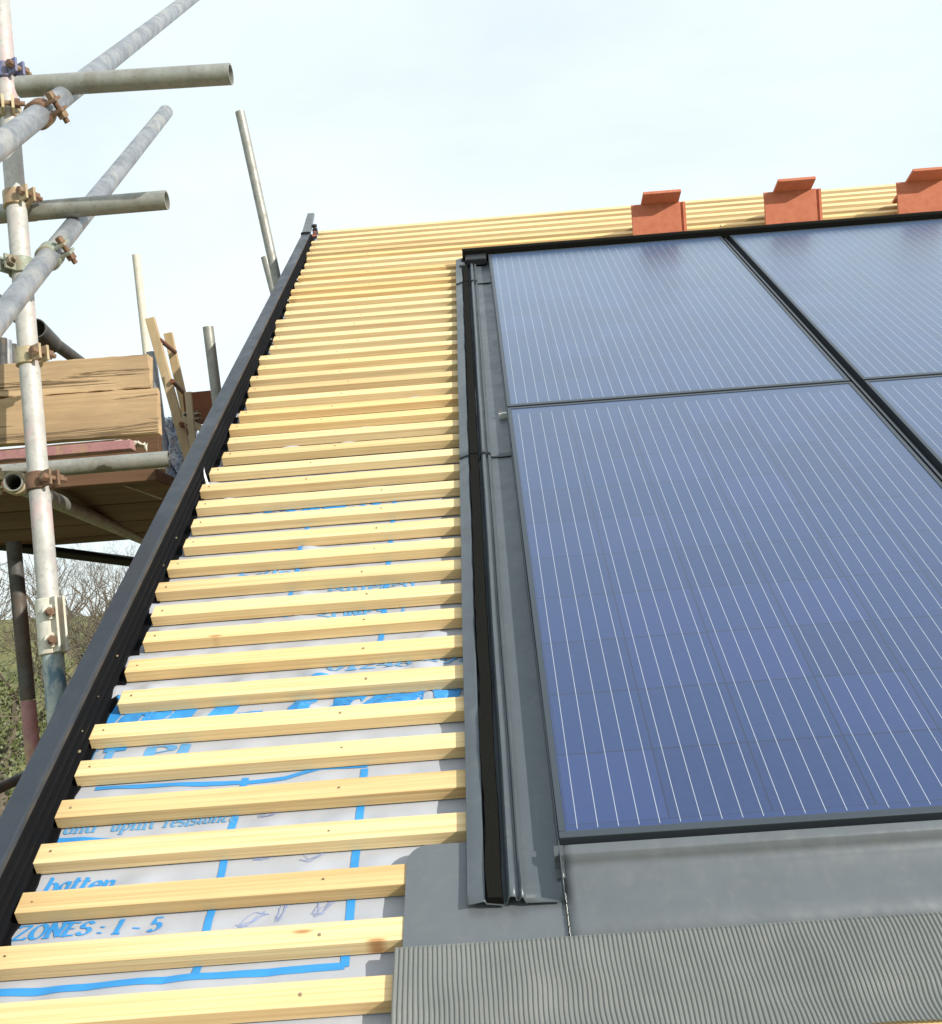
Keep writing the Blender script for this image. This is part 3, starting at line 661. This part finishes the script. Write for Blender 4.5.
# main standard
A1, B1 = (-1.1832, 0.8193, 6.6926), (-1.0950, 0.7463, 5.6534)
lo, hi = Vector(B1), Vector(A1); dirn = (hi-lo).normalized()
pt = hi+dirn*1.1; jb = lo - dirn*.02
scaf(jb, pt, 'galv_pale', 'tall pale scaffold standard with pink paint streaks at the left of the photo')
scaf((jb+(-dirn)*((jb.z+.0)/dirn.z)), jb-dirn*.003, 'teal', 'lower scaffold standard with blue paint streaks below the white sleeve')
# sleeve coupler
sl = empty('sleeve_coupler', 'off white sleeve coupler with two rusty bolts joining the pale and blue standards', 'coupler', jb)
toward = Vector((.78, -.62, 0)); toward = (toward-dirn*toward.dot(dirn)).normalized(); s_ = dirn.cross(toward)
Mx = Matrix((toward, s_, dirn)).transposed().to_4x4()
mb = MB(); n = 26; vs = []
for k in range(n+1):
    an = R(18+324*k/n)
    for rr_, w_ in ((TR+.001, -.065), (TR+.006, -.063), (TR+.006, .063), (TR+.001, .065)): vs.append(toward*rr_*math.cos(an)+s_*rr_*math.sin(an)+dirn*w_)
mb.add(vs, [(k*4+j, k*4+(j+1)%4, k*4+4+(j+1)%4, k*4+4+j) for k in range(n) for j in range(4)]+[(0,1,2,3), (n*4+3, n*4+2, n*4+1, n*4)])
for sg in (-1, 1): mb.box((TR*.9, sg*.0095-.003, -.063), (TR+.026, sg*.0095+.003, .063), Mx)
mb.build('sleeve', M['whitefit'], sl, smooth=True, bevel=.001)
for z in (-.032, .032):
    fw = Vector((.36, -.93, 0)).normalized(); q = toward*.004+fw*(TR+.006)+dirn*z
    MB().tube(q, q+fw*.004, .017, 16).build('washer', M['whitefit'], sl, bevel=.001)
    MB().tube(q+fw*.0045, q+fw*.014, .0115, 6).build('nut', M['rust'], sl)
    MB().tube(q+fw*.0145, q+fw*.022, .006, 10).build('bolt', M['rust'], sl)
# transoms and rails
T2 = ((-1.0926, 0.6483, 6.8884), (-0.5928, 0.6402, 6.8725)); scaf(*ext(*T2, 0, 0), 'galv', 'upper level grey scaffold tube with open end pointing right')
T4 = ((-1.3992, 0.8666, 6.6805), (-0.8219, 0.8681, 6.6830)); scaf(*ext(*T4, .9, 0), 'galv', 'second level grey scaffold tube with open end pointing right, shorter than the one above')
T3 = ((-0.9515, -0.1026, 6.2504), (-1.1114, 2.9868, 8.7402)); scaf(*ext(*T3, 1.3, .9), 'galv_blue', 'upper sloping zinc guard rail crossing the pale standard')
T5 = ((-1.0228, 0.0769, 5.9825), (-1.1272, 1.9199, 7.4797)); scaf(*ext(*T5, 1.3, 0), 'galv_blue', 'lower sloping zinc guard rail ending against the sky')
T11 = ((-1.6444, 1.3089, 6.1008), (-1.0036, 1.3903, 6.1208)); scaf(*ext(*T11, .9, 0), 'galv', 'grey putlog tube directly under the toe boards')
T12 = ((-1.2871, 0.9934, 6.0183), (-1.8261, 3.7695, 6.1144)); scaf(*ext(*T12, 0, .6), 'galv', 'scaffold tube seen end on beside the pale standard, running back under the platform')
T14 = ((-2.4314, 2.9516, 6.1167), (-1.6634, 3.1854, 5.9679)); scaf(*ext(*T14, .9, .2), 'black', 'black ledger tube under the far side of the platform')
scaf(*ext((-1.6180, 1.7937, 6.7192), (-1.7283, 2.5899, 6.7788), .9, .5), 'galv_dark', 'dark sloping tube behind the toe boards')
scaf((-1.5329, 1.7220, 6.6566), (-1.5645, 1.9223, 6.6595), 'galv_dark', 'dark sleeve on the sloping tube behind the toe boards', r=.033)
for k, (x, c, w_) in enumerate(((3, 'galv_dark', 'leftmost dark'), (8, 'galv_blue', 'middle pale'), (13, 'galv_dark', 'right hand dark'))):
    q0, q1 = [(-2.5394, 3.6290, 7.2372), (-2.5588, 3.7272, 7.2554), (-2.5781, 3.8266, 7.2625)][k], [(-2.5657, 3.6758, 6.8144), (-2.5795, 3.7738, 6.8351), (-2.5922, 3.8719, 6.8556)][k]
    scaf(q0, q1, c, '%s short upright tube glimpsed behind the left end of the toe boards' % w_)
scaf(*ext((-1.1776, 3.3464, 8.2130), (-1.0122, 3.4786, 7.0635), 0, 1.0), 'galv', 'long leaning scaffold pole rising behind the verge against the sky')
scaf(*ext((-1.2441, 4.1027, 7.7391), (-1.1673, 4.1511, 7.3213), 0, .8), 'galv', 'short leaning scaffold pole beside the long one behind the verge')
scaf(*ext((-2.1314, 4.5595, 7.9896), (-2.0992, 4.6599, 7.1000), 0, .9), 'galv_cream', 'thin cream pole standing behind the toe board end')
scaf(*ext((-1.2892, 2.9761, 7.0061), (-1.2649, 3.0290, 6.5389), 0, 1.6), 'galv', 'grey upright pole end between the ladder and the verge')
scaf(*ext((-1.8039, 3.7559, 7.1383), (-1.7749, 3.8087, 6.6722), 0, 1.2), 'galv_blue', 'blue grey upright tube just right of the toe boards')
A15, B15 = Vector((-1.6508, 1.7803, 5.9345)), Vector((-1.6192, 1.7866, 5.4347)); d15 = (A15-B15).normalized()
st2 = empty('scaffold_standard', 'dark second standard with pink painted lower part beside the field', 'scaffold tube', tuple(B15), 'scaffold tubes')
o = MB().tube(B15, A15+d15*.02, TR, 24, .004).build('tube', M['galv_dark'], st2, smooth=True); o.data.transform(Matrix.Translation(-B15))
o = MB().tube(B15-d15*(B15.z/d15.z), B15-d15*.002, TR, 24, .004).build('pink_section', M['pink'], st2, smooth=True); o.data.transform(Matrix.Translation(-B15))
scaf(*ext((-2.3769, 2.9781, 4.9915), (-2.2718, 3.1758, 5.0427), .8, .5), 'galv_dark', 'dark tube low down behind the verge at the left edge')
# couplers
def on(a, b, t): return tuple(Vector(a).lerp(Vector(b), t))
uz = tuple(dirn)
def pole_at(z): return tuple(lo+dirn*((z-lo.z)/dirn.z))
xh = (1, 0, 0)
coupler(pole_at(Vector((-1.2105, 0.8406, 7.0367)).z), uz, 'bluefit', 'blue painted coupler at the top of the pale standard',)
coupler(pole_at(Vector((-1.1990, 0.8326, 6.9303)).z), uz, 'cream', 'yellowish coupler just below the blue one', side=.2)
coupler((-0.9846, 0.5061, 6.7404), Vector(T3[1])-Vector(T3[0]), 'rust', 'rusty coupler on the upper sloping rail')
coupler(pole_at(Vector(T4[0]).z+.012), uz, 'cream', 'yellow coupler on the pale standard at the second transom', xh, (.0, .06, 0))
coupler(pole_at(Vector((-1.1451, 0.7698, 6.5128)).z), uz, 'green', 'small dull coupler on the pale standard under the second transom', mt2='nail', side=-.3)
coupler((-1.0616, 0.7222, 6.5037), Vector(T5[1])-Vector(T5[0]), 'green', 'green and brown coupler on the lower sloping rail')
coupler(pole_at(Vector((-1.1207, 0.7458, 6.2820)).z), uz, 'cream', 'rusty yellow coupler on the pale standard at the top of the toe boards', side=1)
coupler(pole_at(Vector((-1.1073, 0.7404, 5.9742)).z), uz, 'rust', 'rusty coupler gripping the pale standard below the toe boards', side=1)
coupler(on(*T12, .012), Vector(T12[1])-Vector(T12[0]), 'cream', 'cream coupler round the end-on tube left of the pale standard', side=-1, mt2='cream')
coupler((-1.4567, 3.2142, 6.6465), (.2,.9,.1), 'green', 'old coupler at the foot of the ladder', mt2='rust')
coupler((-1.4933, 2.8467, 6.3273), (1,.2,0), 'cream', 'pale coupler under the end of the putlog tube', mt2='rust')
# toe boards (horizontal, on edge)
def plank(a, b, h0, h1, th, mt, label, ragged=.0, cat='scaffold board', group='scaffold boards', name='scaffold_board', low=False):
    """a,b: lower front corner ends; height h0->h1 profile upward"""
    a, b = Vector(a), Vector(b); d = b-a; L_ = d.length; d.normalize(); y = Vector((0,0,1)); nrm = d.cross(y).normalized()
    seg = 60; vs = []
    for k in range(seg+1):
        t = k/seg; e = 0
        bt = ragged*N(t*9, 3)*(.2 if low else 1.4)+ragged*N(t*31, 6)*.5*(0 if low else 1)
        tp = ragged*N(t*8, 5)*(1.2 if low else .3)+ragged*N(t*27, 6)*.4
        for (z, w_) in ((h0+bt, 0), (h0+bt, -th), (h1+tp, -th), (h1+tp, 0)):
            ex = (.010*N(z*30, w_*50, 2) if k == seg else 0)
            vs.append(a+d*(L_*t+ex)+y*z+nrm*(-w_ if False else w_)+Vector((0,0,0)))
    fs = [(k*4+j, k*4+(j+1)%4, k*4+4+(j+1)%4, k*4+4+j) for k in range(seg) for j in range(4)]+[(3,2,1,0), tuple(seg*4+j for j in range(4))]
    mb = MB().add(vs, fs); ang = math.atan2(d.y, d.x)
    o = mb.build(name, M[mt], bevel=.0015)
    o.data.transform(Matrix.Translation(-a)); o.data.transform(Matrix.Rotation(-ang, 4, 'Z')); o.location = a; o.rotation_euler = (0, 0, ang)
    return tag(o, label, cat, group)
TBa, TBb = Vector((-1.6408, 0.8786, 6.0790)), Vector((-0.8815, 0.9121, 6.1001))
TBa.z = TBb.z-.004
plank(TBa, TBb, 0, .116, .038, 'board_low', 'lower weathered toe board on edge, pale and smooth', .006, low=True)
TBc = TBb+(TBa-TBb).normalized()*.018+Vector((0, .005, 0))
plank(TBa+Vector((0,.005,0)), TBc, .1185, .205, .036, 'board', 'upper weathered toe board on edge with a deep ragged crack beneath it', .006)
# platform boards, seen from below
zb = Vector((-1.3182, 1.3651, 6.1080)).z-.030
pf = 0
for k in range(7):
    y0 = 1.52+.232*k
    names = ['nearest the camera','second from the camera','third from the camera','fourth from the camera','fifth from the camera','sixth from the camera','farthest from the camera','farthest from the camera']
    rg = random.Random(k); x1_ = -1.02-.03*k-rg.uniform(0, .08)
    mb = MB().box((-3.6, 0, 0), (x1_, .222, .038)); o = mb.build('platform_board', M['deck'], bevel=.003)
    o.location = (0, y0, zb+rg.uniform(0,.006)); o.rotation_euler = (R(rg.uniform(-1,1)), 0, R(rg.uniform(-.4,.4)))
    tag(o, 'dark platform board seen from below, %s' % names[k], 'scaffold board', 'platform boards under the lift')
# pink edged board on the platform
pk0, pk1 = Vector((-1.7550, 1.2001, 6.1528)), Vector((-1.0521, 1.2162, 6.1388)); pk1.z = pk0.z+.0
pk0 = Vector((-1.7561, 1.2017, 6.1390)); pk1 = Vector((-1.0551, 1.2164, 6.1362)); pk1.z -= .010; pk0.z = pk1.z-.012
plank(pk0, pk1, 0, .026, .05, 'pink', 'board with a pink painted edge lying under the toe boards', .002)
plank(pk0+Vector((0,.34,.035)), pk1+Vector((-.03,.34,.035)), 0, .068, .03, 'deck', 'added dark strip standing in for shade behind the pink edged board', .002)  # dark strip added to fill the bright gap above the tube with shade
# lath, brown board, ladder
def stick(a, b, w_, th, mt, name, label, cat, group=None, parent=None):
    a, b = Vector(a), Vector(b); d = (b-a).normalized(); x = d.cross(Vector((0,1,0))).normalized(); y = d.cross(x)
    Mx = Matrix((x, y, d)).transposed().to_4x4()
    mb = MB().box((-w_/2, -th/2, 0), (w_/2, th/2, (b-a).length)); o = mb.build(name, M[mt], parent, bevel=.002)
    if parent is None: o.matrix_world = Matrix.Translation(a) @ Mx; tag(o, label, cat, group)
    else: o.data.transform(Mx); o.data.transform(Matrix.Translation(a))
    return o
stick((-1.2219, 1.5704, 6.0906), (-1.1198, 1.6781, 6.0458), .006, .006, 'galv_cream', 'wire_rod', 'thin pale rod hanging under the platform', 'rod')
stick((-1.4292, 3.1032, 6.7447), (-1.4190, 3.1438, 6.3841), .030, .02, 'lath', 'wood_lath', 'upright pale wooden lath left of the red brown board', 'lath')
bb = stick((-1.4291, 3.3167, 6.6356), (-1.4321, 3.2994, 6.7894), .15, .04, 'redbrown', 'brown_board', 'short red brown board end beside the grey pole', 'board')
stick((-1.4901, 3.2138, 6.6442), (-1.3859, 3.2231, 6.5803), .03, .05, 'lath', 'wood_block', 'pale wood block under the red brown board', 'wood block')
ld = empty('ladder', 'wooden ladder leaning behind the toe boards against the sky', 'ladder', (-1.5486, 3.4260, 6.5361))
lo_ = Vector(ld.location)
def lst(a, b, w_, th, nm_, m_='lath'):
    return stick(Vector(a)-lo_, Vector(b)-lo_, w_, th, m_, nm_, None, None, None, ld)
LA, LB = Vector((-1.6103, 3.1571, 7.1282)), Vector((-1.5177, 3.2681, 6.6037)); RA, RB = Vector((-1.6774, 3.6507, 7.2016)), Vector((-1.6146, 3.7581, 6.7042))
dl = (LB-LA).normalized(); dr = (RB-RA).normalized()
lst(LB+dl*1.6, LA, .042, .03, 'stile'); lst(RB+dr*1.6, RA, .042, .03, 'stile')
for z0, z1 in (((-1.5708, 3.1698, 7.0218), (-1.6484, 3.6626, 7.1011)), ((-1.5286, 3.1927, 6.8258), (-1.6032, 3.6894, 6.8701)), ((-1.5012, 3.2161, 6.6214), (-1.5738, 3.7164, 6.6349))):
    o = MB().tube(Vector(z0)-lo_, Vector(z1)-lo_, .011, 10).build('rung', M['redbrown'], ld)
# netting / plastic sheet clump
nt = MB(); c0 = Vector((-1.7017, 3.8196, 6.5879)); nn_ = 16; vs = []
for j in range(nn_+1):
    for i in range(nn_+1):
        a, c = i/nn_-.5, .5-j/nn_
        vs.append(c0+Vector((a*.22+.04*N(a*6, c*5), .08*N(a*9, c*7, 3)+.03*math.sin(a*40), c*.42+.03*N(a*8, c*8, 9))))
nt.add(vs, [(j*(nn_+1)+i, j*(nn_+1)+i+1, (j+1)*(nn_+1)+i+1, (j+1)*(nn_+1)+i) for j in range(nn_) for i in range(nn_)])
m = M['netting'] = mat('blue white crumpled sheeting', (.6,.64,.72), .5); t = NT(m)
t.col(t.ramp(t.noise(t.coord((1,1,1)), 32, 4, .7, 1.5), [(.42, (.16,.22,.36)), (.52, (.62,.66,.72)), (.7, (.75,.76,.78))]))
tag(nt.build('debris_sheet', M['netting'], smooth=True, solid=.001), 'crumpled blue and white sheeting hanging beside the verge', 'sheeting')
rg_ = MB(); c0 = Vector((-1.0808, 1.2657, 6.1411)); vs = []
for j in range(9):
    for i in range(13):
        a, c = i/12-.5, j/8-.5; vs.append(c0+Vector((a*.10, c*.04, .012+.022*N(a*7, c*6, 2)-.05*abs(a)*.5-.02*c*0)))
rg_.add(vs, [(j*13+i, j*13+i+1, (j+1)*13+i+1, (j+1)*13+i) for j in range(8) for i in range(12)])
tag(rg_.build('rag', M['galv_cream'], smooth=True, solid=.004), 'dirty cream rag on the putlog tube', 'rag')
# supports so the platform carries: far ledger posts
scaf((-3.2, 1.35, 0), (-3.2, 1.35, 8.2), 'galv', 'outer scaffold standard far left of the gable')
scaf((-3.2, 3.45, 0), (-3.2, 3.45, 8.2), 'galv', 'outer rear scaffold standard far left of the gable')

# ------------------------------------------------------------------ bare trees
def tree(x, y, h, seed, label, ivy=0.0, spread=1.0, depth=7, lean=0):
    rg = random.Random(seed); z0 = gh(x, y)-.1
    t = empty('bare_tree', label, 'tree', (x, y, z0), 'bare winter trees beyond the scaffold')
    tr, br, tips = MB(), MB(), []
    def limb(p, d, L_, r, lv):
        nseg = 3 if lv < 3 else 2; q = p
        for s in range(nseg):
            nd = (d+Vector((rg.gauss(0,.16), rg.gauss(0,.16), rg.gauss(.03,.10)))).normalized()
            q2 = q+nd*L_/nseg; r2 = r*(1-.22/nseg*(1.5))
            (tr if lv == 0 else br).tube(q, q2, r, 7 if lv < 2 else 4 if lv < 4 else 3, r1=r2, cap=False); q, d, r = q2, nd, r2
            if ivy and lv < 3: tips.append((q.copy(), r, lv))
        if lv >= depth: return
        nb = 3 if lv < 5 else 2
        if lv == 0: nb = 4
        for b_ in range(nb):
            an = rg.uniform(0, 6.28); tl = rg.uniform(.35, .85)*spread
            a = d.orthogonal().normalized(); c = d.cross(a)
            nd = (d*math.cos(tl)+(a*math.cos(an)+c*math.sin(an))*math.sin(tl)); nd.z += .12; nd.normalize()
            limb(q, nd, L_*rg.uniform(.62,.82), max(r*rg.uniform(.55,.72), .009), lv+1)
    limb(Vector((0,0,0)), Vector((lean,0,1)).normalized(), h*.27, h*.028, 0)
    tr.build('trunk', M['bark'], t, smooth=True); br.build('crown', M['bark'], t)
    if ivy:
        lv = MB()
        for (p, r, l_) in tips:
            for k in range(int(ivy*(260 if l_ == 0 else 260 if l_ == 1 else 90))):
                o = Vector((rg.gauss(0,1), rg.gauss(0,1), rg.gauss(0,1.5)))*(.22+r); c = p+o; s = rg.uniform(.03,.065)
                a = Vector((rg.gauss(0,1), rg.gauss(0,1), rg.gauss(0,1))).normalized()*s; b_ = a.orthogonal().normalized()*s
                lv.add([c-a, c+b_, c+a*1.1, c-b_], [(0,1,2,3)])
        lv.build('ivy', M['ivy'], t)
    return t
TREES = [(-13.5, 27, 10.5, .6), (-9.6, 22, 8.5, .12), (-29, 52, 13, 0), (-19, 60, 13, 0), (-25.5, 66, 14, .5), (-13.0, 52, 12, .8), (-36, 60, 14, .6), (-16, 74, 14, 0), (-31, 84, 15, 0), (-22, 92, 15, .4), (-9, 66, 12, 0), (-40, 90, 15, 0)]
TN = ['ivy clad bare tree in the middle of the field edge', 'nearest bare tree with dark ivy on its limbs, right of the white sleeve', 'bare tree at the left edge without ivy', 'bare tree behind the ivy clad middle one', 'tall bare tree farther left in the second row', 'bare tree with ivy close beside the verge', 'ivy spotted bare tree at the far left', 'bare tree farthest right in the back row', 'bare tree in the back row at left', 'bare tree in the back row with a little ivy', 'bare tree hidden mostly by the verge', 'bare tree at the far left of the back row']
for k, (x, y, h, iv) in enumerate(TREES): tree(x, y, h, 40+k, TN[k], iv, 1.0, 6)
# hedge and scrub
def bush(x, y, w_, d_, h_, seed, label, n=2600, s0=.09):
    rg = random.Random(seed); mb = MB()
    for k in range(n):
        a = rg.uniform(0, 6.28); rr_ = math.sqrt(rg.random()); z = rg.random()
        f = (1-.55*z**2)*(.75+.5*N(a*1.3, z*3, seed))
        c = Vector((math.cos(a)*rr_*w_*f, math.sin(a)*rr_*d_*f, z*h_*(.75+.5*N(a, rr_*2, seed+4))))
        s = rg.uniform(.5, 1.3)*s0; q = Vector((rg.gauss(0,1), rg.gauss(0,1), rg.gauss(0,1))).normalized()*s; r_ = q.orthogonal().normalized()*s*.6
        mb.add([c-q, c+r_, c+q, c-r_], [(0,1,2,3)])
    o = mb.build('hedge_bush', M['bush']); o.location = (x, y, gh(x, y)-.1)
    return tag(o, label, 'bush', 'scrub bushes at the field edge')
for k, (x, y, w_, h_, lb) in enumerate(((-20.5, 42, 2.2, 1.6, 'olive bush at the left edge under the bare trees'), (-17.5, 45, 1.6, 1.0, 'low olive bush behind the blue streaked standard'), (-25, 44, 2.5, 2.2, 'large olive bush outside the left edge'), (-13.8, 44, 1.6, 1.2, 'olive bush close to the verge line'), (-22, 60, 3, 1.8, 'olive bush in the second row of scrub'), (-28, 62, 4, 3, 'broad olive bush farther back'))):
    bush(x, y, w_, w_*.7, h_, 70+k, lb)

# ------------------------------------------------------------------ light
sd = (Vector((1.15, 0, 0)) + RM @ Vector((0, -.30, 1.0))).normalized()      # toward the sun
elev = math.asin(sd.z); az = math.atan2(sd.x, sd.y)
W = bpy.data.worlds.new('World'); S.world = W; W.use_nodes = True; nt_ = W.node_tree
for n_ in list(nt_.nodes): nt_.nodes.remove(n_)
wo = nt_.nodes.new('ShaderNodeOutputWorld'); bg = nt_.nodes.new('ShaderNodeBackground'); bg.inputs['Strength'].default_value = SKYS = .14
sky = nt_.nodes.new('ShaderNodeTexSky'); sky.sky_type = 'NISHITA'; sky.sun_disc = False; sky.sun_elevation = elev; sky.sun_rotation = az
sky.air_density = 1.0; sky.dust_density = 2.0; sky.ozone_density = 1.0
tc = nt_.nodes.new('ShaderNodeTexCoord'); mp = nt_.nodes.new('ShaderNodeMapping'); mp.inputs['Scale'].default_value = (1.2, 1.2, 2.6)
ns = nt_.nodes.new('ShaderNodeTexNoise'); ns.inputs['Scale'].default_value = 1.7; ns.inputs['Detail'].default_value = 6; ns.inputs['Roughness'].default_value = .55; ns.inputs['Distortion'].default_value = .4
rm_ = nt_.nodes.new('ShaderNodeValToRGB'); rm_.color_ramp.elements[0].position = .30; rm_.color_ramp.elements[0].color = (.72,.72,.72,1); rm_.color_ramp.elements[1].position = .62; rm_.color_ramp.elements[1].color = (.97,.97,.97,1)
mx = nt_.nodes.new('ShaderNodeMix'); mx.data_type = 'RGBA'; mx.inputs[7].default_value = (CL0, CL1, CL2, 1) if False else (4.85, 5.4, 5.55, 1)
nt_.links.new(tc.outputs['Generated'], mp.inputs[0]); nt_.links.new(mp.outputs[0], ns.inputs['Vector']); nt_.links.new(ns.outputs['Fac'], rm_.inputs[0])
nt_.links.new(rm_.outputs[0], mx.inputs[0]); nt_.links.new(sky.outputs[0], mx.inputs[6]); nt_.links.new(mx.outputs[2], bg.inputs[0]); nt_.links.new(bg.outputs[0], wo.inputs[0])
sl_ = bpy.data.lights.new('sun', 'SUN'); sl_.energy = 3.6; sl_.angle = R(.6); sl_.color = (1, .93, .82)
so = bpy.data.objects.new('sun', sl_); COL.objects.link(so); so.rotation_euler = sd.to_track_quat('Z', 'Y').to_euler()

# ------------------------------------------------------------------ camera
cd = bpy.data.cameras.new('camera'); cam = bpy.data.objects.new('camera', cd); COL.objects.link(cam)
right, fwd, up = Vector((.99706,.02853,-.07113)), Vector((-.02049,.99357,.11132)), Vector((.07385,-.10954,.99124))
cam.matrix_world = Matrix.Translation((-.0636,-1.6671,5.5553)) @ Matrix((right, up, -fwd)).transposed().to_4x4()
cd.sensor_fit = 'VERTICAL'; cd.sensor_height = 24; cd.sensor_width = 24; cd.lens = 1058.47/1024*24; cd.clip_start = .02; cd.clip_end = 8000
S.camera = cam
S.render.resolution_x = 942; S.render.resolution_y = 1024
S.view_settings.view_transform = 'Standard'; S.view_settings.look = 'None'; S.view_settings.exposure = .55; S.view_settings.gamma = 1
S.view_settings.use_curve_mapping = False
